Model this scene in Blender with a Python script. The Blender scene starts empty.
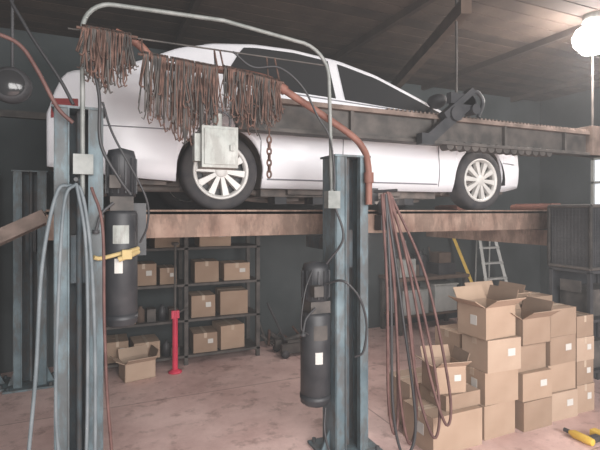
import bpy, math, random
from mathutils import Vector, Matrix, Euler
random.seed(7)
C=bpy.context.scene.collection
# ---------------------------------------------------------------- materials
def mat(name,c,c2=None,rough=.6,metal=0,scale=6,emit=None,es=1,bump=0,coat=0,detail=6,grime=0):
    m=bpy.data.materials.new(name); m.use_nodes=True
    nt=m.node_tree; b=nt.nodes['Principled BSDF']
    b.inputs['Base Color'].default_value=(*c,1); b.inputs['Roughness'].default_value=rough
    b.inputs['Metallic'].default_value=metal
    if coat: b.inputs['Coat Weight'].default_value=coat
    if c2:
        tc=nt.nodes.new('ShaderNodeTexCoord'); n=nt.nodes.new('ShaderNodeTexNoise')
        n.inputs['Scale'].default_value=scale; n.inputs['Detail'].default_value=detail
        r=nt.nodes.new('ShaderNodeValToRGB')
        r.color_ramp.elements[0].position=.35; r.color_ramp.elements[1].position=.68
        r.color_ramp.elements[0].color=(*c,1); r.color_ramp.elements[1].color=(*c2,1)
        nt.links.new(tc.outputs['Object'],n.inputs['Vector'])
        nt.links.new(n.outputs['Fac'],r.inputs['Fac']); out=r.outputs['Color']
        if grime:
            n2=nt.nodes.new('ShaderNodeTexNoise'); n2.inputs['Scale'].default_value=scale*2.3; n2.inputs['Detail'].default_value=10; n2.inputs['Roughness'].default_value=.7
            mp=nt.nodes.new('ShaderNodeMapping'); mp.inputs['Scale'].default_value=(1,1,.35)
            r2=nt.nodes.new('ShaderNodeValToRGB'); r2.color_ramp.elements[0].position=.44; r2.color_ramp.elements[1].position=.56
            mx=nt.nodes.new('ShaderNodeMix'); mx.data_type='RGBA'; mx.inputs[6].default_value=(.075,.05,.038,1)
            mt=nt.nodes.new('ShaderNodeMath'); mt.operation='MULTIPLY_ADD'; mt.inputs[1].default_value=grime; mt.inputs[2].default_value=1-grime
            nt.links.new(tc.outputs['Object'],mp.inputs['Vector']); nt.links.new(mp.outputs[0],n2.inputs['Vector'])
            nt.links.new(n2.outputs['Fac'],r2.inputs['Fac']); nt.links.new(r2.outputs['Color'],mt.inputs[0]); nt.links.new(mt.outputs[0],mx.inputs[0])
            nt.links.new(out,mx.inputs[7]); out=mx.outputs[2]
        nt.links.new(out,b.inputs['Base Color'])
        if bump:
            bp=nt.nodes.new('ShaderNodeBump'); bp.inputs['Strength'].default_value=bump; bp.inputs['Distance'].default_value=.02
            nt.links.new(n.outputs['Fac'],bp.inputs['Height']); nt.links.new(bp.outputs['Normal'],b.inputs['Normal'])
    if emit:
        b.inputs['Emission Color'].default_value=(*emit,1); b.inputs['Emission Strength'].default_value=es
    return m
M_paint=mat('white_car_paint',(.80,.80,.83),(.73,.73,.77),rough=.42,coat=.2,scale=2)
M_glass=mat('tinted_window_glass',(.035,.036,.038),rough=.15,coat=.2)
M_rub=mat('tyre_rubber',(.03,.03,.035),(.06,.055,.055),rough=.85,scale=9)
M_alloy=mat('alloy_wheel_silver',(.56,.55,.53),rough=.5,metal=.2)
M_dark=mat('dark_plastic',(.035,.035,.038),(.06,.06,.065),rough=.6)
M_seam=mat('panel_gap',(.2,.2,.22),rough=.8)
M_red=mat('tail_lamp_red',(.26,.05,.05),rough=.3,coat=.4)
M_lamp=mat('headlamp_lens',(.75,.78,.82),rough=.15,coat=.8)
M_under=mat('underbody_steel',(.10,.09,.085),(.22,.18,.16),rough=.7,metal=.2,scale=8)
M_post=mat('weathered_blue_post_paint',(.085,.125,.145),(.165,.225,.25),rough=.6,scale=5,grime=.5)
M_postd=mat('dark_blue_post_recess',(.035,.05,.06),(.075,.10,.115),rough=.7,scale=7,grime=.5)  # base is a darker copy of the post blue, same grime on top
M_rust=mat('rusty_runway_steel',(.21,.13,.10),(.38,.27,.215),rough=.85,scale=4,bump=.2,grime=.5)
M_wire=mat('rusty_wire',(.06,.034,.026),(.16,.09,.07),rough=.85,scale=20)
M_pipe=mat('red_oxide_pipe',(.16,.065,.048),(.25,.115,.085),rough=.65,scale=9)
M_cond=mat('galvanised_conduit',(.18,.195,.185),(.28,.29,.28),rough=.55,metal=.1,scale=12)
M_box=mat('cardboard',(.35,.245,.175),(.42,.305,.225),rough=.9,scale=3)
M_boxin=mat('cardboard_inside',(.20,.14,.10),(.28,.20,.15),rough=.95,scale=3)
M_tape=mat('packing_tape',(.48,.38,.29),rough=.5)
M_label=mat('paper_label',(.56,.55,.52),rough=.8)
M_blk=mat('black_enamel',(.022,.024,.028),(.045,.046,.05),rough=.5,scale=7)
M_beam=mat('grimy_dark_steel',(.045,.042,.04),(.10,.088,.08),rough=.7,scale=8)
M_boomtop=mat('rusty_boom_flange',(.11,.08,.065),(.22,.165,.14),rough=.75,scale=8)
M_grey=mat('grey_sheet_metal',(.31,.33,.31),(.42,.43,.41),rough=.6,scale=7,grime=.3)
M_hoseb=mat('grey_blue_hose',(.11,.135,.15),(.19,.215,.23),rough=.6)
M_hoser=mat('brown_red_hose',(.085,.038,.034),(.15,.078,.068),rough=.65,scale=10)
M_hosek=mat('black_hose',(.035,.035,.038),rough=.5)
M_yel=mat('yellow_plastic',(.75,.5,.08),(.6,.4,.06),rough=.5)
M_strap=mat('faded_yellow_strap',(.55,.42,.19),(.42,.32,.15),rough=.7)
M_redp=mat('red_enamel',(.65,.04,.09),(.5,.03,.07),rough=.4)
M_alu=mat('aluminium',(.46,.47,.46),(.56,.57,.56),rough=.5,metal=.1)
M_wood=mat('old_wood',(.08,.055,.042),(.14,.10,.078),rough=.9,scale=4)
M_bulb=mat('lamp_glow',(1,1,1),emit=(1,.95,.92),es=60)
M_win=mat('daylit_window_pane',(.8,.85,.9),emit=(.85,.9,1),es=.6)
# ---------------------------------------------------------------- mesh builder
class MB:
    def __init__(s): s.v=[];s.f=[];s.m=[];s.sm=[]
    def add(s,vs,fs,mi=0,smooth=False,M=None):
        o=len(s.v)
        for p in vs:
            p=Vector(p)
            if M: p=M@p
            s.v.append(p)
        for f in fs: s.f.append([o+i for i in f]); s.m.append(mi); s.sm.append(smooth)
    def box(s,x0,x1,y0,y1,z0,z1,mi=0,M=None):
        s.add([(x0,y0,z0),(x1,y0,z0),(x1,y1,z0),(x0,y1,z0),(x0,y0,z1),(x1,y0,z1),(x1,y1,z1),(x0,y1,z1)],
              [(0,3,2,1),(4,5,6,7),(0,1,5,4),(1,2,6,5),(2,3,7,6),(3,0,4,7)],mi,False,M)
    def tube(s,pts,r,mi=0,seg=8,rs=None,smooth=True):
        pts=[Vector(p) for p in pts]; n=len(pts); vs=[]; fs=[]; up=None
        for i,p in enumerate(pts):
            t=(pts[min(i+1,n-1)]-pts[max(i-1,0)]).normalized()
            if up is None:
                up=Vector((0,0,1)) if abs(t.z)<.9 else Vector((1,0,0))
            a=up-t*up.dot(t)
            if a.length<1e-4: a=t.orthogonal()
            a.normalize(); b=t.cross(a); up=a
            rr=rs[i] if rs else r
            for k in range(seg):
                an=2*math.pi*k/seg; vs.append(p+a*math.cos(an)*rr+b*math.sin(an)*rr)
        for i in range(n-1):
            for k in range(seg):
                k2=(k+1)%seg; fs.append((i*seg+k,i*seg+k2,(i+1)*seg+k2,(i+1)*seg+k))
        s.add(vs,fs,mi,smooth)
        s.add(vs[:seg],[tuple(range(seg))[::-1]],mi); s.add(vs[-seg:],[tuple(range(seg))],mi)
    def cyl(s,a,b,r,mi=0,seg=24,r2=None): s.tube([a,b],r,mi,seg,[r,r if r2 is None else r2])
    def lathe(s,prof,c,axis='Z',mi=0,seg=32,smooth=True):
        vs=[];fs=[];n=len(prof)
        for k in range(seg):
            an=2*math.pi*k/seg
            for (r,h) in prof:
                if axis=='Z': vs.append((c[0]+r*math.cos(an),c[1]+r*math.sin(an),c[2]+h))
                else: vs.append((c[0]+r*math.cos(an),c[1]+h,c[2]+r*math.sin(an)))
        for k in range(seg):
            k2=(k+1)%seg
            for i in range(n-1): fs.append((k*n+i,k2*n+i,k2*n+i+1,k*n+i+1))
        s.add(vs,fs,mi,smooth)
    def obj(s,name,mats,parent=None,loc=None,bevel=0,rotz=0):
        me=bpy.data.meshes.new(name); 
        me.from_pydata([tuple(p) for p in s.v],[],s.f)
        for m in mats: me.materials.append(m)
        for p,mi,sm in zip(me.polygons,s.m,s.sm): p.material_index=mi; p.use_smooth=sm
        me.update(); o=bpy.data.objects.new(name,me); C.objects.link(o)
        if loc: o.location=loc
        if rotz: o.rotation_euler=(0,0,rotz)
        if parent: o.parent=parent
        if bevel:
            b=o.modifiers.new('bevel','BEVEL'); b.width=bevel; b.segments=2; b.limit_method='ANGLE'
        return o
def cat(pts,n=8):
    P=[Vector(p) for p in pts]; P=[P[0]*2-P[1]]+P+[P[-1]*2-P[-2]]; out=[]
    for i in range(1,len(P)-2):
        a,b,c,d=P[i-1:i+3]
        for k in range(n):
            t=k/n; out.append(.5*((2*b)+(-a+c)*t+(2*a-5*b+4*c-d)*t*t+(-a+3*b-3*c+d)*t**3))
    out.append(P[-2]); return out
def lerp(tab,x):
    if x<=tab[0][0]: return tab[0][1]
    for (a,b),(c,d) in zip(tab,tab[1:]):
        if x<=c: return b+(d-b)*(x-a)/(c-a)
    return tab[-1][1]
def slerp(tab,x,h=.05):
    return sum(lerp(tab,x+k*h) for k in (-1,-.5,0,.5,1))/5

# ---------------------------------------------------------------- room shell
XL,XR,YF,YB,ZC=-1.7,8.0,-3.0,6.35,4.05
m=bpy.data.materials.new('red_concrete_floor'); m.use_nodes=True; nt=m.node_tree; b=nt.nodes['Principled BSDF']
tc=nt.nodes.new('ShaderNodeTexCoord')
n1=nt.nodes.new('ShaderNodeTexNoise'); n1.inputs['Scale'].default_value=1.3; n1.inputs['Detail'].default_value=12; n1.inputs['Roughness'].default_value=.7
r1=nt.nodes.new('ShaderNodeValToRGB'); e=r1.color_ramp.elements
e[0].position=.33; e[0].color=(.54,.35,.32,1); e[1].position=.62; e[1].color=(.80,.59,.545,1)
n2=nt.nodes.new('ShaderNodeTexNoise'); n2.inputs['Scale'].default_value=4.5; n2.inputs['Detail'].default_value=12; n2.inputs['Roughness'].default_value=.7
r2=nt.nodes.new('ShaderNodeValToRGB'); e=r2.color_ramp.elements
e[0].position=.36; e[0].color=(.42,.36,.34,1); e[1].position=.47; e[1].color=(1,1,1,1)
br=nt.nodes.new('ShaderNodeTexBrick'); br.inputs['Scale'].default_value=1; br.inputs['Mortar Size'].default_value=.008
br.offset=0; br.inputs['Brick Width'].default_value=2.4; br.inputs['Row Height'].default_value=2.4
br.inputs['Color1'].default_value=(1,1,1,1); br.inputs['Color2'].default_value=(.92,.92,.92,1); br.inputs['Mortar'].default_value=(.6,.55,.55,1)
mx=nt.nodes.new('ShaderNodeMix'); mx.data_type='RGBA'; mx.blend_type='MULTIPLY'; mx.inputs[0].default_value=1
mx2=nt.nodes.new('ShaderNodeMix'); mx2.data_type='RGBA'; mx2.blend_type='MULTIPLY'; mx2.inputs[0].default_value=.65
L=nt.links.new
for t in (n1,n2,br): L(tc.outputs['Object'],t.inputs['Vector'])
L(n1.outputs['Fac'],r1.inputs['Fac']); L(r1.outputs['Color'],mx.inputs[6]); L(br.outputs['Color'],mx.inputs[7])
L(n2.outputs['Fac'],r2.inputs['Fac']); L(mx.outputs[2],mx2.inputs[6]); L(r2.outputs['Color'],mx2.inputs[7]); L(mx2.outputs[2],b.inputs['Base Color'])
b.inputs['Roughness'].default_value=.55
M_floor=m
M_wall=mat('dark_painted_block_wall',(.036,.046,.048),(.065,.076,.08),rough=.9,scale=1.6)
g=MB(); g.box(XL-.2,XR+.2,YF,YB+.2,-.1,0); g.obj('floor',[M_floor])
g=MB(); g.box(XL-.2,XR+.2,YB,YB+.15,0,ZC); g.obj('wall_back',[M_wall])
g=MB(); g.box(XL-.15,XL,YF,YB,0,ZC); g.obj('wall_left',[M_wall])
g=MB(); wy0,wy1,wz0,wz1=4.75,5.35,1.95,2.85
g.box(XR,XR+.15,YF,wy0,0,ZC); g.box(XR,XR+.15,wy1,YB,0,ZC); g.box(XR,XR+.15,wy0,wy1,0,wz0); g.box(XR,XR+.15,wy0,wy1,wz1,ZC)
g.obj('wall_right',[M_wall])
g=MB(); g.box(XR+.06,XR+.08,wy0,wy1,wz0,wz1,0)
for a,b_,c,d in ((wy0,wy1,wz0,wz0+.05),(wy0,wy1,wz1-.05,wz1),(wy0,wy0+.05,wz0,wz1),(wy1-.05,wy1,wz0,wz1),(5.03,5.07,wz0,wz1),(wy0,wy1,2.38,2.42)):
    g.box(XR+.02,XR+.1,a,b_,c,d,1)
g.obj('window_1',[M_win,M_grey])
M_ceil=mat('ceiling_planks',(.055,.038,.030),(.095,.068,.053),rough=.95,scale=3)
M_ceil2=mat('ceiling_planks_dark',(.036,.026,.022),(.066,.048,.038),rough=.95,scale=3)
g=MB(); y=YF
while y<YB+.1:
    g.box(XL-.2,XR+.2,y,y+.185,ZC,ZC+.04,random.choice((0,0,2))); y+=.2
g.box(XL-.2,XR+.2,YF,YB+.2,ZC+.04,ZC+.1,1)
g.obj('ceiling',[M_ceil,M_beam,M_ceil2])
g=MB()
for i in range(5):
    x=-1.2+i*2.1
    g.box(x,x+.06,YF,YB,ZC-.08,ZC,0)
g.obj('ceiling_joists',[M_ceil2])
g=MB(); M=Matrix.Translation((3.7,4.6,3.82))@Matrix.Rotation(math.radians(-22),4,'Z')
g.box(-.05,.05,-1.4,1.9,-.07,.07,0,M); g.obj('timber_tie_beam',[M_wood])
g=MB()
g.box(XL,XR,YB-.06,YB,3.0,3.08,0); g.obj('trim_1',[M_beam])

# ---------------------------------------------------------------- CAR
car=bpy.data.objects.new('car',None); C.objects.link(car); car.location=(-.34,4.79,1.905)
Lc=5.18; RW,FW,WR=1.33,4.29,.338
top=[(0,.74),(.03,.92),(.08,1.06),(.16,1.14),(.3,1.18),(.5,1.22),(.7,1.31),(1.0,1.47),(1.3,1.56),(1.7,1.62),(2.1,1.63),(2.6,1.58),(3.0,1.48),(3.45,1.29),(3.85,1.11),(3.98,1.075),(4.45,1.0),(4.8,.90),(5.02,.79),(5.13,.66),(5.18,.56)]
def ztop(x): return slerp(top,x,.04)
belt=[(0,1.06),(1.3,1.08),(3.95,.985),(5.18,.8)]
def wpl(x):
    a=.93
    if x<1.0: a-= .15*((1.0-x)/1.0)**3
    if x>4.05: a-= .28*((x-4.05)/1.13)**2.6
    return a
def zs(x): return min(lerp(belt,x),ztop(x)-.065)
def zr(x):
    d=ztop(x)-zs(x); return zs(x)+max(.12*d,d-.085)
def side(x,z):
    w=wpl(x); s=zs(x)
    zz=min(z,s)
    y=w*(1-.045*((zz-.66)/.5)**2)
    if z<.42: y-= .05*((.42-z)/.25)**2
    if .60<z<.75: y+=.006
    if z>s: y-= .42*(z-s)+.012*min(1,(z-s)/.03)
    return y
def sill(x): return lerp([(0,.34),(.5,.27),(1.7,.2),(3.7,.2),(4.75,.22),(5.18,.28)],x)
RA=.378
def zbot(x):
    z=sill(x)
    for c in (RW,FW):
        d=abs(x-c)
        if d<RA: z=max(z,WR+.01+math.sqrt(RA*RA-d*d))
    return z
xs=set(round(i*Lc/110,4) for i in range(111))
for c in (RW,FW):
    for k in range(25): xs.add(round(c-RA*math.cos(math.pi*k/24),4))
    xs.add(c-RA-.001); xs.add(c+RA+.001)
xs|={.02,.05,.1,Lc-.02}
xs=sorted(xs)
g=MB(); rings=[]
NS,NG,NR=10,6,8
for x in xs:
    h=[]; zb=zbot(x); s=zs(x); r=zr(x); t=ztop(x)
    h.append((0,zb)); h.append((side(x,zb)-.03,zb))
    for k in range(NS+1):
        z=zb+(s-zb)*k/NS; h.append((side(x,z),z))
    for k in range(1,NG+1):
        z=s+(r-s)*k/NG; h.append((side(x,z),z))
    yr=side(x,r)
    for k in range(1,NR+1):
        a=math.pi/2*k/NR; h.append((yr*math.cos(a)**.85 if k<NR else 0,r+(t-r)*math.sin(a)))
    rings.append(h)
full=[]
for x,h in zip(xs,rings):
    full.append([(x,-y,z) for (y,z) in h]+[(x,y,z) for (y,z) in h[-2:0:-1]])
n=len(full[0]); vs=[p for r in full for p in r]; 
for i in range(len(xs)-1):
    xm=(xs[i]+xs[i+1])/2
    for k in range(n):
        k2=(k+1)%n; kk=min(k,n-1-k)
        mi=0
        if kk<1: mi=1
        ridx=kk-(2+NS+NG)
        if ridx>=1 and (3.08<xm<3.84 or .62<xm<1.22): mi=2
        g.f.append([i*n+k,i*n+k2,(i+1)*n+k2,(i+1)*n+k]); g.m.append(mi); g.sm.append(mi!=1)
g.v=[Vector(p) for p in vs]
g.f.append(list(range(n))[::-1]); g.m.append(0); g.sm.append(False)
g.f.append([(len(xs)-1)*n+k for k in range(n)]); g.m.append(0); g.sm.append(False)
g.obj('body_shell',[M_paint,M_under,M_glass],car)
def panel(g,x0,x1,zlo,zhi,off,mi,nx=24,nz=6):
    for sg in (-1,1):
        vs=[];fs=[]
        for i in range(nx+1):
            x=x0+(x1-x0)*i/nx; a=zlo(x); b=max(a+.002,zhi(x))
            for k in range(nz+1):
                z=a+(b-a)*k/nz; vs.append((x,sg*(side(x,z)+off),z))
        for i in range(nx):
            for k in range(nz):
                q=(i*(nz+1)+k,(i+1)*(nz+1)+k,(i+1)*(nz+1)+k+1,i*(nz+1)+k+1)
                fs.append(q if sg<0 else q[::-1])
        g.add(vs,fs,mi,True)
g=MB()
wl=lambda x: lerp(belt,x)+.03
panel(g,1.36,2.46,wl,lambda x:min(zr(x)-.02,wl(x)+.05+(x-1.36)*1.6),.006,0)
panel(g,2.56,3.74,wl,lambda x:zr(x)-.03,.006,0)
g.obj('side_windows',[M_glass],car)
g=MB()
def seam(pts,w=.005,off=.002,mi=0):
    for sg in (-1,1):
        P=[(x,sg*(side(x,z)+off),z) for x,z in pts]
        g.tube(P,w,mi,5)
zz=lambda a,b,n=12:[a+(b-a)*k/n for k in range(n+1)]
seam([(2.51,z) for z in zz(.26,1.07)]); seam([(3.68-.1*(z-.3)+0.02,z) for z in zz(.26,1.02)])
seam([(1.68,z) for z in zz(.45,.62,3)]+[(1.68-(z-.62)*.45,z) for z in zz(.62,1.1)])
seam([(x,.28) for x in zz(1.75,3.68)],.008)
seam([(x,.66) for x in zz(.25,.9)]); seam([(x,.55) for x in zz(4.66,4.95)])
seam([(x,lerp(belt,x)+.015) for x in zz(1.34,3.78)],.008)
g.obj('panel_gaps',[M_seam],car)
g=MB()
for hx in (1.86,2.74):
    for sg in (-1,1):
        y=sg*(side(hx,.88)+.02); g.tube([(hx-.1,y-sg*.02,.88),(hx-.08,y,.88),(hx+.08,y,.875),(hx+.1,y-sg*.02,.875)],.013,0,8)
g.obj('door_handles',[M_paint],car)
g=MB()
for sg in (-1,1):
    y=sg*(side(3.56,1.05))
    g.lathe([(0,-.05),(.06,-.045),(.085,-.01),(.09,.03),(.08,.045),(0,.05)],(0,0,0),'Y',0,20)
    nv=20*6
    for i in range(len(g.v)-nv,len(g.v)):
        p=g.v[i]; g.v[i]=Vector((3.56+p.y*1.2, y+sg*.14+p.x*1.25, 1.13+p.z*.85))
    g.tube([(3.56,y-sg*.02,1.03),(3.56,y+sg*.08,1.08)],.02,0,8)
g.obj('wing_mirrors',[M_dark],car)
g=MB()
panel(g,.03,.22,lambda x:.70+.2*x,lambda x:min(.86,zs(x)-.02),.006,0,10,4)
panel(g,4.58,5.06,lambda x:.66,lambda x:min(.84-.25*(x-4.58),zs(x)-.015),.006,1,10,4)
g.obj('lamp_clusters',[M_red,M_lamp],car)
g=MB()
g.box(.5,.9,-.7,.7,.22,.5,0); g.box(1.75,3.8,-.72,.72,.13,.3,0); g.box(4.65,4.95,-.6,.6,.2,.5,0)
g.box(.9,1.75,-.52,.52,.22,.8,0); g.box(3.8,4.65,-.52,.52,.2,.8,0)
for c in (RW,FW):
    g.cyl((c,-.8,WR),(c,.8,WR),.035,0,10)
    g.tube([(c-.3,-.6,.2),(c+.1,-.7,.24),(c+.45,-.55,.16)],.03,0,8)
g.tube(cat([(3.6,-.3,.12),(2.6,-.35,.1),(1.8,-.3,.12),(1.3,-.4,.2),(.6,-.45,.2),(.05,-.5,.24)],5),.032,0,10)
g.lathe([(0,-.3),(.1,-.28),(.1,.28),(0,.3)],(.42,.2,.24),'Y',0,18)
g.box(2.0,3.3,-.78,-.70,.15,.2,0)
for x in (1.9,2.3,2.9,3.4): g.box(x,x+.12,-.7,-.5,.06,.14,1); g.cyl((x,-.6,.1),(x+.3,-.55,.12),.025,0,8)
for c in (RW,FW):
  for sg in (-1,1):
    vs=[];fs=[]
    for k in range(17):
        a=math.pi*k/16*1.1-.05*math.pi
        for y in (.5,.9): vs.append((c+(RA+.005)*math.cos(a),sg*y*wpl(c)/.93,WR+.01+(RA+.005)*math.sin(a)))
    for k in range(16): fs.append((2*k,2*k+1,2*k+3,2*k+2))
    g.add(vs,fs,1,True)
g.obj('underbody',[M_under,M_dark],car)
def wheel(cx,sg):
    g=MB(); c=(cx,sg*.80,WR); s=sg
    prof=[(.235,-.1),(.27,-.112),(.31,-.108),(.328,-.09),(.338,-.06),(.338,.06),(.328,.09),(.31,.108),(.27,.112),(.235,.1)]
    g.lathe(prof,c,'Y',0,48)
    g.lathe([(.24,-.1),(.225,-.08),(.22,0),(.225,.08),(.24,.1)],c,'Y',1,48)
    g.lathe([(.242,s*.088),(.244,s*.108),(.232,s*.112),(.212,s*.10),(.205,s*.07)],c,'Y',1,48)
    g.lathe([(0,s*.02),(.22,s*.02)],c,'Y',2,40)
    g.lathe([(.15,s*.03),(.15,s*.045),(.04,s*.05)],c,'Y',3,30)
    g.lathe([(0,s*.108),(.04,s*.106),(.065,s*.095),(.07,s*.03)],c,'Y',1,24)
    for k in range(10):
        a=2*math.pi*k/10+.1
        M=Matrix.Translation(c)@Matrix.Rotation(a,4,'Y')
        w0,w1=.020,.036
        vs=[(.05,s*.06,-w0),(.05,s*.06,w0),(.05,s*.10,w0*.8),(.05,s*.10,-w0*.8),(.22,s*.06,-w1),(.22,s*.06,w1),(.22,s*.098,w1*.8),(.22,s*.098,-w1*.8)]
        g.add(vs,[(0,1,2,3),(4,7,6,5),(0,4,5,1),(1,5,6,2),(2,6,7,3),(3,7,4,0)],1,False,M)
    g.obj('wheel',[M_rub,M_alloy,M_dark,M_under],car)
for cx in (RW,FW):
    for sg in (-1,1): wheel(cx,sg)
g=MB(); g.box(-.012,.01,-.26,.26,.80,.92,0); g.box(Lc-.015,Lc+.02,-.35,.35,.42,.6,1); g.obj('plate_and_grille',[M_label,M_dark],car)

# ---------------------------------------------------------------- vehicle lift
lift=bpy.data.objects.new('vehicle_lift',None); C.objects.link(lift)
g=MB()
for y0,y1 in ((3.72,4.24),(5.18,5.66)):
    g.box(-.32,5.02,y0,y1,1.87,1.9,0); g.box(-.32,5.02,y0,y0+.02,1.69,1.91,0); g.box(-.32,5.02,y1-.02,y1,1.69,1.91,0)
    g.box(-.32,5.02,y0+.02,y0+.07,1.69,1.70,0); g.box(-.32,5.02,y1-.07,y1-.02,1.69,1.70,0)
    for k in range(12): g.box(-.2+k*.46,-.18+k*.46,y0+.02,y1-.02,1.72,1.87,0)
    g.box(4.88,5.04,y0,y1,1.9,1.99,1)
    g.cyl((4.84,y0,1.94),(4.84,y1,1.94),.04,1,12)
g.obj('runways',[M_rust,M_pipe],lift,bevel=.004)
g=MB()
for x in (-.1,4.75):
    g.box(x,x+.16,3.5,5.8,1.5,1.68,0)
g.obj('cross_beams',[M_rust],lift,bevel=.005)
g=MB()
M=Matrix.Translation((-.33,3.72,1.88))@Matrix.Rotation(math.radians(-27),4,'Y')
g.box(-.95,0,0,.5,-.03,.01,0,M)
for k in range(9): g.box(-.93+k*.11,-.915+k*.11,0,.5,.01,.03,0,M)
g.box(-.95,0,-.01,.03,-.06,.035,1,M); g.box(-.95,0,.48,.5,-.07,.035,1,M)
g.obj('approach_ramp',[M_grey,M_boomtop],lift)
def post(name,x,y,h,face=-1,parent=lift,w=.14):
    g=MB(); d=.11
    s=face
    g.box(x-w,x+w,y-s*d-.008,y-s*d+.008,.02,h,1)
    g.box(x-w-.006,x-w+.008,y-d,y+d,.02,h,0); g.box(x+w-.008,x+w+.006,y-d,y+d,.02,h,0)
    g.box(x-w,x-w+.07,y+s*d-.008,y+s*d+.008,.02,h,0); g.box(x+w-.07,x+w,y+s*d-.008,y+s*d+.008,.02,h,0)
    g.box(x-w+.07,x-w+.078,y+s*d-.02,y+s*d+.03,.02,h,0); g.box(x+w-.078,x+w-.07,y+s*d-.02,y+s*d+.03,.02,h,0)
    g.box(x-w-.02,x+w+.02,y-d-.02,y+d+.02,h,h+.015,0)
    g.cyl((x,y+s*.03,.05),(x,y+s*.03,h),.018,1,10)
    g.box(x-.05,x+.05,y-.03,y+.06,1.45,1.75,1)
    g.box(x-.24,x+.24,y-.2,y+.2,0,.02,0)
    for sx in (-1,1):
        g.add([(x+sx*(w+.006),y-.01,.02),(x+sx*.22,y-.01,.02),(x+sx*(w+.006),y-.01,.18),(x+sx*(w+.006),y+.01,.02),(x+sx*.22,y+.01,.02),(x+sx*(w+.006),y+.01,.18)],[(0,1,2),(5,4,3),(0,3,4,1),(1,4,5,2)],0)
        for sy in (-1,1): g.cyl((x+sx*.2,y+sy*.16,.02),(x+sx*.2,y+sy*.16,.05),.018,1,6)
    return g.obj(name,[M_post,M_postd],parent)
post('post_1',-.09,3.22,2.52,w=.13); post('post_2',1.83,3.22,2.32); post('post_3',-.64,5.8,2.32,w=.15); post('post_4',-1.12,5.9,2.3)
g=MB()
for x in (-.09,1.83): 
    g.box(x-.1,x+.1,3.33,3.75,1.58,1.68,0); g.box(x-.12,x+.12,3.32,3.36,1.45,1.85,0)
g.obj('carriage_brackets',[M_postd],lift)

# hydraulic units
def power_unit(x,y,z0,z1,r):
    g=MB(); h=z1-z0; zm=z0+h*.64
    g.lathe([(0,0),(r*.8,.0),(r,.02),(r,h*.62),(r*.9,h*.64),(0,h*.64)],(x,y,z0),'Z',0,28)
    g.lathe([(r*1.04,0),(r*1.04,.03),(r,.03)],(x,y,z0+.05),'Z',0,28)
    g.box(x-r*.7,x+r*.7,y-r*.8,y+r*.7,zm,zm+.09,1)
    g.lathe([(0,0),(r*.88,0),(r*.88,h*.36-.16),(r*.78,h*.36-.12),(0,h*.36-.1)],(x,y,zm+.09),'Z',0,28)
    for k in range(14):
        a=2*math.pi*k/14; M=Matrix.Translation((x,y,zm+.09))@Matrix.Rotation(a,4,'Z')
        g.box(r*.85,r*.97,-.004,.004,.02,h*.36-.17,0,M)
    g.box(x-r*.75,x-r*.1,y-r*.98-.05,y-r*.8,zm+.14,zm+.22,1)
    g.tube(cat([(x-r*.5,y-r,zm+.05),(x-r*1.2,y-r*1.1,zm-.02),(x-r*1.5,y-r*1.3,zm-.12)],5),.009,3,8)
    g.lathe([(0,-.014),(.02,-.01),(.02,.012),(0,.014)],(x-r*1.5,y-r*1.3,zm-.13),'Z',3,10)
    def lab(a0,na,f0,f1,mi):
        vs=[];fs=[]
        for i in range(na+1):
            a=math.radians(a0+i*7)
            for zz_ in (z0+h*f0,z0+h*f1): vs.append((x+(r+.002)*math.cos(a),y+(r+.002)*math.sin(a),zz_))
        for i in range(na): fs.append((2*i,2*i+2,2*i+3,2*i+1))
        g.add(vs,fs,mi)
    lab(-116,4,.30,.38,2); lab(-122,8,.46,.56,4); 
    g.box(x-.03,x+.16,y+r*.6,y+r*.8,zm-.3,zm+.05,0)
    return g
power_unit(.155,3.2,1.16,2.32,.10).obj('hydraulic_power_unit',[M_blk,M_beam,M_label,M_dark,M_grey])
power_unit(1.575,3.24,.40,1.52,.118).obj('hydraulic_power_unit',[M_blk,M_beam,M_label,M_dark,M_beam])
g=MB(); 
g.tube(cat([(.25,3.12,1.66),(.2,3.065,1.65),(.12,3.065,1.63),(.03,3.07,1.61),(-.01,3.05,1.62)],8),.014,0,8)
g.tube(cat([(.25,3.12,1.64),(.19,3.055,1.62),(.13,3.05,1.60)],8),.018,0,8)
g.box(.15,.21,3.03,3.075,1.60,1.66,0)
g.obj('yellow_strap',[M_strap],bevel=.008)

# overhead conduit
g=MB(); pts=[(-.07,3.08,2.0),(-.07,3.08,2.9)]
pts+= [(-.07+.18*(1-math.cos(a)),3.08,3.0+.18*math.sin(a)) for a in [i*math.pi/16 for i in range(9)]]
pts+=[(.8,3.08,3.2)]
pts+=[(1.35+.26*math.sin(a),3.08,2.9+.24*math.cos(a)) for a in [i*math.pi/16 for i in range(9)]]
pts+=[(1.62,3.08,2.6),(1.64,3.09,2.0)]
g.tube(pts,.014,0,10)
g.box(-.12,-.01,3.03,3.1,2.12,2.24,0); g.box(1.58,1.68,3.03,3.1,1.92,2.05,0)
g.obj('electrical_conduit',[M_cond])
g=MB()
g.tube(cat([(.12,3.16,3.04),(.25,3.14,2.98),(.42,3.14,2.86),(.8,3.14,2.88),(1.12,3.14,2.86),(1.25,3.14,2.8),(1.78,3.14,2.53),(1.93,3.12,2.4),(1.95,3.07,2.25),(1.95,3.06,1.95)],8),.027,0,12)
for p,q in (((1.2,3.14,2.83),(1.28,3.14,2.785)),((1.95,3.06,2.12),(1.95,3.06,2.2))): g.cyl(p,q,.038,0,12)
g.obj('red_oxide_air_pipe',[M_pipe])
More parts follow.
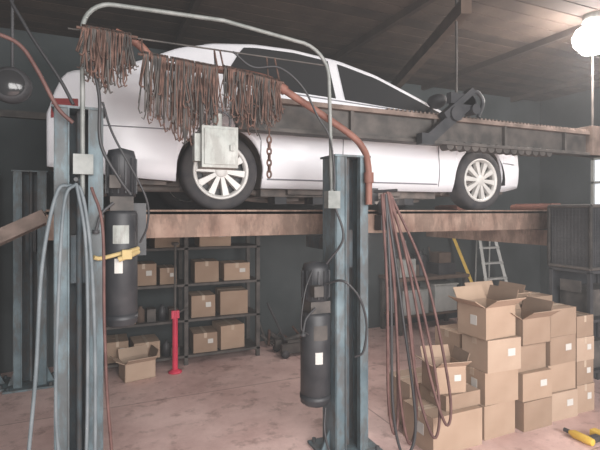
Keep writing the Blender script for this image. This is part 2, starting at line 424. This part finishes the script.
def bundle(name,x0,x1,zt0,zt1,zl,n,y=3.0):
    g=MB(); g.tube([(x0-.03,y,zt0),(x1+.03,y,zt1)],.009,0,8)
    for i in range(n):
        t=random.random(); x=x0+(x1-x0)*t; z=zt0+(zt1-zt0)*t
        l=(zt0-zl)*random.uniform(.5,1.05)*(1-.3*abs(2*t-1)); dy=random.uniform(-.05,.05); dx=random.uniform(-.035,.035)
        r=random.uniform(.0035,.0065)
        P=[(x,y-.015,z+.0),(x,y,z+.02),(x+.004,y+.02*random.choice((-1,1)),z-.01),(x+dx*.3,y+dy*.6,z-l*.4),(x+dx,y+dy,z-l*.92)]
        k=random.random()
        if k<.4: P+=[(x+dx+.01,y+dy,z-l),(x+dx+.022,y+dy,z-l*.97)]
        elif k<.6: P+=[(x+dx-.01,y+dy,z-l),(x+dx-.022,y+dy,z-l*.97)]
        g.tube(P,r,0 if random.random()<.6 else 1,5)
    for x in (x0,x1): g.tube([(x,y,zt0 if x==x0 else zt1),(x,y+.1,3.0)],.006,0,6)
    g.obj(name,[M_wire,M_beam])
bundle('hanging_wire_bundle',-.07,.21,2.98,2.97,2.6,110)
bundle('hanging_wire_bundle',.27,.74,2.87,2.84,2.34,190)
bundle('hanging_wire_bundle',.78,1.18,2.85,2.8,2.44,180)
g=MB(); g.tube([(-.15,3.1,3.0),(1.6,3.1,3.0)],.006,0,8); g.obj('steel_hanging_rail',[M_beam])
g=MB()
for k in range(7):
    z=2.40-k*.04; M=Matrix.Translation((1.12,3.05,z))@Matrix.Rotation(math.pi/2*(k%2),4,'Z')
    P=[M@Vector((.015*math.cos(a),0,.026*math.sin(a))) for a in [i*math.pi/5 for i in range(11)]]
    g.tube(P,.007,0,6)
g.tube([(1.12,3.05,2.42),(1.12,3.06,2.8),(1.12,3.1,3.0)],.005,0,6)
g.obj('hanging_chain',[M_wire])
g=MB(); g.box(.62,.86,2.93,3.07,2.18,2.45,0); g.box(.635,.845,2.922,2.93,2.2,2.43,1); g.box(.8,.83,2.905,2.925,2.29,2.33,1)
g.lathe([(0,0),(.03,0),(.03,.09),(0,.09)],(.74,3.0,2.45),'Z',0,14)
g.tube(cat([(.66,3.0,2.45),(.66,3.0,2.53),(.74,3.0,2.57),(.82,3.0,2.53),(.82,3.0,2.45)],6),.008,2,8)
g.tube([(.74,3.0,2.56),(.74,3.05,2.8),(.74,3.1,3.0)],.006,2,6)
g.box(.58,.62,2.96,3.04,2.22,2.4,0)
g.obj('control_box',[M_grey,M_grey,M_dark],bevel=.006)
# hoses
def hang(g,P,r,mi=0,n=8): g.tube(cat(P,n),r,mi,8)
g=MB()
hang(g,[(-.13,2.98,2.05),(-.2,2.95,2.0),(-.27,2.93,1.6),(-.30,2.92,1.0),(-.34,2.9,.4),(-.3,2.9,.08),(-.15,2.9,.03),(-.02,2.92,.2),(.0,2.95,.9),(-.02,2.97,1.6),(-.07,2.99,2.0),(-.13,2.98,2.05)],.011)
hang(g,[(-.1,2.97,2.06),(-.16,2.94,1.95),(-.19,2.92,1.4),(-.2,2.92,.7),(-.14,2.92,.25),(-.06,2.93,.3),(-.04,2.95,1.0),(-.05,2.97,1.7),(-.1,2.97,2.06)],.010)
hang(g,[(-.02,3.0,2.04),(.04,2.95,1.8),(.05,2.93,1.2),(.08,2.92,.6),(.16,2.92,.05),(.5,2.8,.02)],.009,2)
hang(g,[(-.05,3.0,2.9),(.02,2.98,2.6),(.03,2.97,2.3),(.13,2.98,2.1),(.2,3.0,2.0)],.010,1)
hang(g,[(.04,2.99,2.55),(.1,2.96,2.35),(.28,2.98,2.0),(.3,3.02,1.82),(.26,3.08,1.7)],.007,1)
g.tube([(-.1,3.12,2.07),(-.1,2.9,2.08)],.012,1,8)
g.obj('air_hose_coil',[M_hoseb,M_hosek,M_hoser])
g=MB()
loops=[((2.03,3.0,2.03),(2.03,2.93,1.3),(2.02,2.9,.5),(2.06,2.88,.22),(2.11,2.9,.45),(2.10,2.94,1.4)),
((2.05,3.0,2.04),(2.09,2.92,1.3),(2.10,2.86,.5),(2.17,2.84,.14),(2.25,2.86,.4),(2.2,2.92,1.3)),
((2.08,3.0,2.05),(2.16,2.9,1.4),(2.22,2.82,.6),(2.32,2.74,.2),(2.38,2.76,.5),(2.28,2.88,1.3)),
((2.06,2.99,2.03),(2.06,2.92,1.2),(2.05,2.88,.4),(2.12,2.84,.06),(2.22,2.83,.3),(2.15,2.92,1.2)),
((2.1,3.0,2.05),(2.2,2.9,1.5),(2.3,2.78,.7),(2.40,2.70,.3),(2.44,2.71,.55),(2.33,2.85,1.4))]
for i,P in enumerate(loops):
    hang(g,list(P)+[P[0]],.011,1 if i==3 else 0,8)
g.tube([(1.98,3.12,2.05),(2.14,2.95,2.06)],.012,1,8)
g.box(1.98,2.05,3.08,3.2,1.98,2.08,1)
g.obj('red_air_hose_coil',[M_hoser,M_hosek])
g=MB()
hang(g,[(1.6,3.1,1.35),(1.68,2.98,1.38),(1.8,2.95,1.25),(1.86,2.95,1.05),(1.84,2.96,.85),(1.79,3.0,.8)],.009)
hang(g,[(1.6,3.12,.4),(1.56,3.05,.25),(1.6,3.0,.1),(1.75,2.9,.02),(2.1,2.8,.02)],.009)
hang(g,[(1.5,3.14,1.45),(1.42,3.1,1.3),(1.38,3.08,1.05),(1.45,3.1,.98)],.006)
hang(g,[(1.64,3.05,1.95),(1.7,3.02,1.7),(1.6,3.1,1.5)],.009)
g.obj('hydraulic_hose',[M_hosek])
g=MB()
hang(g,[(.86,3.06,2.99),(1.0,3.05,2.9),(1.2,3.05,2.92),(1.38,3.05,2.8),(1.5,3.05,2.6),(1.6,3.05,2.45),(1.64,3.05,2.2),(1.64,3.05,2.06)],.008)
g.obj('drooping_power_cord',[M_hosek])
g=MB()
hang(g,[(-.12,3.02,2.42),(-.2,3.0,2.5),(-.30,3.0,2.7),(-.385,3.0,2.83),(-.5,3.0,2.88),(-.7,3.0,2.92),(-1.0,3.0,3.1)],.012,0)
g.obj('brown_air_line',[M_hoser])
g=MB()
c=(-.5,3.5,2.72)
g.lathe([(0,-.05),(.09,-.05),(.115,-.02),(.12,.02),(.1,.06),(.04,.1),(0,.1)],c,'Y',0,24)
g.lathe([(0,-.056),(.08,-.056),(.085,-.05)],c,'Y',1,24); g.tube([(-.5,3.55,2.82),(-.5,3.55,ZC)],.010,0,8)
g.obj('work_spotlight',[M_dark,M_glass])
g=MB()
hang(g,[(-.6,3.2,ZC),(-.5,3.2,3.3),(-.38,3.15,3.0),(-.2,3.1,2.7),(-.12,3.08,2.54)],.010)
g.obj('power_feed_cord',[M_hosek])

# long overhead boom
g=MB(); Y=3.48
g.box(1.0,5.35,Y-.07,Y+.07,2.53,2.56,0); g.box(1.0,5.35,Y-.07,Y+.07,2.76,2.80,1); g.box(1.0,5.35,Y-.02,Y+.02,2.56,2.76,0)
for k in range(58):
    x=2.4+k*.05; g.cyl((x,Y-.05,2.81),(x,Y+.05,2.81),.012,1,8)
for x in (1.1,2.0,2.9,3.8,4.7): g.box(x,x+.03,Y-.06,Y+.06,2.56,2.76,0)
for k in range(14):
    x=3.1+k*.105; g.cyl((x,Y-.05,2.53),(x,Y+.05,2.53),.046,0,12)
g.box(5.1,5.42,Y-.1,Y+.1,2.53,2.86,1); g.cyl((5.3,Y-.13,2.7),(5.3,Y+.13,2.7),.06,1,16)
for x in (3.22,5.25): g.box(x-.010,x+.010,Y-.010,Y+.010,2.8,ZC,0)
g.obj('overhead_boom',[M_beam,M_boomtop],bevel=.003)
g=MB()
M=Matrix.Translation((3.05,3.34,2.78))@Matrix.Rotation(math.radians(-38),4,'Y')
g.box(-.36,.3,-.03,.03,-.05,.05,0,M); g.box(-.1,.34,-.04,.04,.04,.10,0,M); g.cyl((3.05,3.28,2.8),(3.05,3.40,2.8),.07,0,16)
g.box(3.0,3.3,3.31,3.37,2.9,3.0,0); g.box(2.66,2.8,3.30,3.38,2.5,2.6,0)
g.cyl((3.28,3.28,2.86),(3.28,3.40,2.86),.05,0,14)
g.tube(cat([(3.2,3.34,3.0),(3.34,3.34,3.04),(3.42,3.34,2.95),(3.36,3.34,2.8)],5),.02,0,8)
g.obj('boom_lock_lever',[M_blk])
g=MB(); g.lathe([(.03,-.06),(.06,-.06),(.085,-.03),(.085,.03),(.06,.06),(.03,.06)],(2.5,3.62,1.93),'Y',0,22); 
g.lathe([(.03,-.06),(.03,.06)],(2.5,3.62,1.93),'Y',0,22)
g.box(2.43,2.57,3.6,3.71,1.72,1.86,0); g.obj('cable_sheave',[M_blk])

# ---------------------------------------------------------------- cardboard boxes
M_box2=mat('cardboard_pale',(.40,.29,.215),(.47,.355,.27),rough=.9,scale=3)
M_box3=mat('cardboard_dark',(.27,.185,.13),(.34,.245,.18),rough=.9,scale=3)
def cbox(x,y,z,w,d,h,op=False,rz=0,labx=True,laby=False,v=None):
    g=MB()
    if not op:
        g.box(0,w,0,d,0,h,0)
        g.box(w*.44,w*.56,-.0015,d+.0015,h-.06,h+.0015,1) if w<d else g.box(-.0015,w+.0015,d*.42,d*.58,h-.06,h+.0015,1)
        g.box(-.001,w+.001,d/2-.002,d/2+.002,h,h+.002,2)
    else:
        t=.006
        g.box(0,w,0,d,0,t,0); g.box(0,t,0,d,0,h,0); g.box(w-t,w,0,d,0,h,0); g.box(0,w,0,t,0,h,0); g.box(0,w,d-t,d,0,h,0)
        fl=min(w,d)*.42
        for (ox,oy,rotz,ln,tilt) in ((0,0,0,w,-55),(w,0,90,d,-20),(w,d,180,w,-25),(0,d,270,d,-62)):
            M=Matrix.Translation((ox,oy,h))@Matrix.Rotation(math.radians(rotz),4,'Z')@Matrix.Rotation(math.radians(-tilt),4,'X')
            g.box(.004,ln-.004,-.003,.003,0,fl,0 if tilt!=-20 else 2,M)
    if labx: g.box(-.0025,0,d*.3,d*.52,h*.4,h*.7,3)
    if laby: g.box(w*.6,w*.82,-.0025,0,h*.45,h*.68,3)
    if v is None: v=random.choice((0,1,2))
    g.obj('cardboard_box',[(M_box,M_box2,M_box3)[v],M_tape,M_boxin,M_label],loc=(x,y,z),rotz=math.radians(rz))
def J(a): return random.uniform(-a,a)
z=0
for i,h in enumerate((.28,.27,.27,.27)):
    cbox(2.95+J(.012),2.85+J(.02),z,.36,.31,h,op=(i==3),labx=i in(1,3),laby=i==2,rz=J(3)); z+=h+.003
z=0
for i,h in enumerate((.25,.24,.24,.23)):
    cbox(3.355+J(.008),2.85+J(.03),z,.35,.31,h,op=(i==3),laby=i==1,labx=False,rz=J(2)); z+=h+.003
z=0
for i,h in enumerate((.25,.25,.25,.25)):
    cbox(3.74,2.86+J(.03),z,.35,.3,h,op=False,laby=i in(0,2),labx=False,rz=J(2)); z+=h+.003
z=0
for i,h in enumerate((.26,.22,.22,.2)):
    cbox(4.12,2.88,z,.24,.3,h,laby=i in (1,2,0),labx=False,rz=J(2)); z+=h+.003
for k,x in enumerate((3.0,3.42,3.84)):
    z=0
    for i in range(3+(k!=0)):
        cbox(x,3.21,z,.38,.32,.26,op=(i==3 and k==1),labx=False); z+=.263
cbox(2.38,2.82,0,.5,.38,.30,laby=False,labx=True); cbox(2.55,2.87,.303,.36,.32,.12,labx=False)
cbox(2.48,3.24,0,.42,.33,.4,labx=False)
cbox(2.49,2.92,.426,.27,.24,.22,op=True,rz=-12,labx=False,laby=True)
# ---------------------------------------------------------------- shelf
g=MB(); sx0,sx1,sy0,sy1=.02,1.98,5.74,6.22
for x in (sx0,1.0,sx1-.05):
    for y in (sy0,sy1-.05): g.box(x,x+.05,y,y+.05,0,1.95,0)
for z in (.12,.56,1.0,1.45,1.9): g.box(sx0,sx1,sy0,sy1,z-.03,z,0)
g.obj('storage_shelf',[M_beam],bevel=.003)
def sbox(x,z,w,h,d=.38,op=False): cbox(x,5.78+random.uniform(0,.04),z+.002,w,d-.02,h,op=op,labx=False,laby=random.random()<.3,rz=J(5),v=random.choice((0,2,2)))
for x,w,h in ((.12,.24,.24),(.42,.3,.20),(1.12,.3,.24),(1.47,.32,.3)): sbox(x,.12,w,h)
for x,w,h in ((.14,.3,.2),(1.1,.3,.27),(1.47,.36,.3)): sbox(x,.56,w,h)
for x,w,h in ((.12,.22,.22),(.38,.3,.26),(.72,.2,.2),(1.14,.3,.26),(1.52,.34,.22)): sbox(x,1.0,w,h)
for x,w,h in ((.2,.3,.25),(.66,.3,.28),(1.2,.4,.26)): sbox(x,1.45,w,h)
g=MB()
for (x,z) in ((.5,.56),(.62,.56),(.75,.56),(.88,.56),(.8,.12),(.9,.12)):
    k=random.random()
    if k<.5: g.lathe([(0,0),(.05,0),(.05,.14),(.02,.17),(.02,.19),(0,.19)],(x,5.85,z),'Z',random.choice((0,1,2)),14)
    else: g.box(x-.05,x+.05,5.8,5.95,z,z+random.uniform(.07,.16),random.choice((0,1,2)))
g.obj('shelf_oddments',[M_blk,M_beam,M_wood])
cbox(.3,5.42,0,.34,.26,.2,op=True,rz=12,labx=False,v=1)
g=MB(); X,Y=.86,5.55
g.cyl((X,Y,.03),(X,Y,.72),.033,0,16); g.cyl((X,Y,.72),(X,Y,1.5),.014,1,12); g.lathe([(0,0),(.08,0),(.08,.015),(.035,.04)],(X,Y,0),'Z',0,20)
g.box(X-.045,X+.045,Y-.03,Y+.03,.64,.73,0); g.tube([(X,Y,.68),(X+.14,Y-.03,.76)],.01,1,8); g.lathe([(0,0),(.04,.0),(.045,.03),(0,.03)],(X,Y,1.5),'Z',1,16)
g.obj('red_support_jack',[M_redp,M_beam])
g=MB(); g.box(2.2,2.75,5.5,5.56,.05,.17,0); g.box(2.2,2.75,5.74,5.8,.05,.17,0); g.box(2.3,2.6,5.56,5.74,.08,.2,0)
for x in (2.24,2.7):
    for y in (5.49,5.81): g.lathe([(0,-.02),(.05,-.02),(.05,.02),(0,.02)],(x,y,.05),'Y',1,16)
g.tube([(2.3,5.65,.18),(2.66,5.65,.26)],.03,0,10); g.lathe([(0,0),(.06,0),(.06,.03),(0,.03)],(2.68,5.65,.26),'Z',1,16); g.tube([(2.3,5.65,.18),(2.05,5.65,.7)],.015,1,8)
g.obj('floor_jack',[M_beam,M_dark])
g=MB()
for i in range(14):
    x=2.15+random.random()*.7; y=6.0+random.random()*.2; 
    g.tube([(x,y,.03),(x+J(.2),y+J(.08),.05+random.random()*.3)],random.uniform(.01,.03),random.choice((0,1)),8)
g.obj('scrap_parts_pile',[M_beam,M_wire])
# workbench
g=MB(); g.box(4.2,5.6,5.75,6.3,.82,.87,0)
for x in (4.22,5.52):
    for y in (5.77,6.22): g.box(x,x+.06,y,y+.06,0,.82,1)
g.box(4.25,5.55,5.8,6.25,.25,.28,0); g.obj('workbench',[M_wood,M_beam])
M_bin=mat('off_white_plastic',(.40,.41,.40),(.32,.34,.33),rough=.6)
g=MB(); 
for x,w,h in ((4.32,.5,.36),(4.95,.45,.42)):
    g.box(x,x+w,5.82,6.2,.282,.28+h,0); g.box(x-.02,x+w+.02,5.8,6.22,.28+h,.31+h,1)
g.obj('storage_tote',[M_bin,M_grey],bevel=.01)
g=MB()
g.box(4.3,4.6,5.85,6.15,.87,1.15,0); g.cyl((4.8,6.0,.87),(4.8,6.0,1.2),.1,1,20); g.cyl((4.8,6.0,1.2),(4.8,6.0,1.26),.04,1,12)
g.box(5.05,5.4,5.85,6.2,.87,1.05,1); g.box(5.1,5.35,5.9,6.15,1.05,1.22,2); g.box(4.62,4.7,5.9,6.0,.87,1.05,2)
for i in range(10): g.tube([(4.3+i*.12,6.2,.88),(4.3+i*.12+J(.1),6.3,1.1+random.random()*.4)],.012,i%3,6)
g.obj('bench_clutter',[M_grey,M_blk,M_wood],bevel=.006)
# ladder
g=MB()
def rail(a,b,mi=0,w=.035): g.tube([a,b],w,mi,4,smooth=False)
ya,yb=5.75,6.28
rail((6.1,ya,0),(6.2,yb-.1,1.7)); rail((6.66,ya,0),(6.52,yb-.1,1.7))
for k in range(6):
    t=.12+k*.155; p=Vector((6.1,ya,0)).lerp(Vector((6.2,yb-.1,1.7)),t); q=Vector((6.66,ya,0)).lerp(Vector((6.52,yb-.1,1.7)),t)
    g.box(p.x,q.x,p.y-.05,p.y+.05,p.z-.02,p.z+.01,0)
g.box(6.16,6.56,yb-.2,yb-.04,1.68,1.73,0); g.tube([(6.2,yb-.02,0),(6.22,yb-.08,1.66)],.015,0,6); g.tube([(6.54,yb-.02,0),(6.52,yb-.08,1.66)],.015,0,6)
g.obj('step_ladder',[M_alu])
g=MB(); rail((5.98,5.7,0),(5.66,6.28,1.6),0,.035); g.box(5.92,6.02,5.66,5.76,0,.04,0); g.obj('yellow_pry_pole',[M_yel])
# black rack with mesh-fronted heater
g=MB(); x0,x1,y0,y1=4.42,5.2,2.95,3.4
for x in (x0,x1-.04):
    for y in (y0,y1-.04): g.box(x,x+.04,y,y+.04,0,1.3,0)
for z in (.3,.8,1.28): g.box(x0,x1,y0,y1,z,z+.03,0)
g.box(x0+.1,x1-.1,y0+.1,y1-.05,.83,1.1,1); g.box(x0+.05,x0+.3,y0+.05,y1-.1,.33,.6,1)
g.box(x0+.04,x1-.04,y1-.02,y1-.01,.02,1.27,0)
g.box(x0+.005,x0+.012,y0+.1,y1-.12,1.08,1.2,1)
g.obj('tool_rack',[M_blk,M_beam,M_beam],bevel=.004)
g=MB(); z0,z1=1.33,1.95
for (xa,ya_,xb,yb_) in ((x0,y0,x1,y0),(x0,y0,x0,y1),(x1,y0,x1,y1),(x0,y1,x1,y1)):
    A=Vector((xa,ya_,0));B=Vector((xb,yb_,0)); L_=(B-A).length; k=int(L_/.035)
    for i in range(k+1):
        p=A.lerp(B,i/k); g.tube([(p.x,p.y,z0),(p.x,p.y,z1)],.002,0,4)
    for i in range(18):
        z=z0+(z1-z0)*i/17; g.tube([(xa,ya_,z),(xb,yb_,z)],.002,0,4)
    for z in (z0,z1): g.tube([(xa,ya_,z),(xb,yb_,z)],.018,1,8)
    g.tube([(xa,ya_,z0),(xa,ya_,z1)],.018,1,8); g.tube([(xb,yb_,z0),(xb,yb_,z1)],.018,1,8)
g.box(x0+.01,x1-.01,y0+.01,y1-.01,z0,z1-.01,0)
g.obj('mesh_fronted_heater',[M_blk,M_beam])
g=MB(); X,Y=3.66,2.52
g.lathe([(0,-.1),(.028,-.1),(.034,-.06),(.034,.06),(.02,.09),(.012,.13),(0,.13)],(X,Y,.035),'Y',0,16)
g.box(X+.0,X+.15,Y-.08,Y-.03,.01,.055,1); g.box(X+.13,X+.2,Y-.12,Y+.02,.0,.07,0); g.cyl((X,Y+.1,.035),(X,Y+.15,.035),.018,1,12)
g.obj('cordless_drill',[M_yel,M_dark],bevel=.004)
g=MB(); c=(4.98,3.3,3.80)
g.lathe([(0,.25),(.1,.25),(.1,.16),(.07,.13),(0,.13)],c,'Z',0,24)
g.lathe([(0,-.19),(.1,-.165),(.18,-.07),(.20,.01),(.16,.09),(.07,.14),(0,.15)],c,'Z',1,28)
g.obj('ceiling_globe_lamp',[M_grey,M_bulb])
# ---------------------------------------------------------------- lights
def light(name,t,loc,e,color=(1,1,1),size=1,sy=None,rot=None,r=None):
    l=bpy.data.lights.new(name,t); l.energy=e; l.color=color
    if t=='AREA':
        l.size=size
        if sy: l.shape='RECTANGLE'; l.size_y=sy
    if r: l.shadow_soft_size=r
    o=bpy.data.objects.new(name,l); C.objects.link(o); o.location=loc
    if rot: o.rotation_euler=rot
    return o
o=light('daylight_from_open_door','AREA',(1.5,-2.9,2.6),880,(1,.975,.96),7,2.8); o.rotation_euler=Vector((.05,1,-.36)).to_track_quat('-Z','Y').to_euler()
light('globe_lamp_light','POINT',(4.98,3.3,3.45),75,(1,.90,.83),r=.15)
light('under_lift_fill','POINT',(2.9,4.6,1.6),42,(1,.92,.88),r=.3)  # added fill under the lift to brighten the shelving; no fixture here
w=bpy.data.worlds.new('overcast'); bpy.context.scene.world=w; w.use_nodes=True
w.node_tree.nodes['Background'].inputs[0].default_value=(.9,.94,1,1); w.node_tree.nodes['Background'].inputs[1].default_value=.9
nt=w.node_tree; vsn=nt.nodes.new('ShaderNodeVolumeScatter'); vsn.inputs['Density'].default_value=.015; vsn.inputs['Color'].default_value=(.97,.98,1,1); vsn.inputs['Anisotropy'].default_value=.2
nt.links.new(vsn.outputs[0],nt.nodes['World Output'].inputs['Volume'])
# ---------------------------------------------------------------- camera
cd=bpy.data.cameras.new('camera'); cam=bpy.data.objects.new('camera',cd); C.objects.link(cam)
cam.location=(0,0,1.9); cam.rotation_euler=(math.radians(90),0,math.radians(-24)); cd.lens=27.6; cd.sensor_width=36; cd.shift_y=-14/600
bpy.context.scene.camera=cam
bpy.context.scene.view_settings.view_transform='Standard'
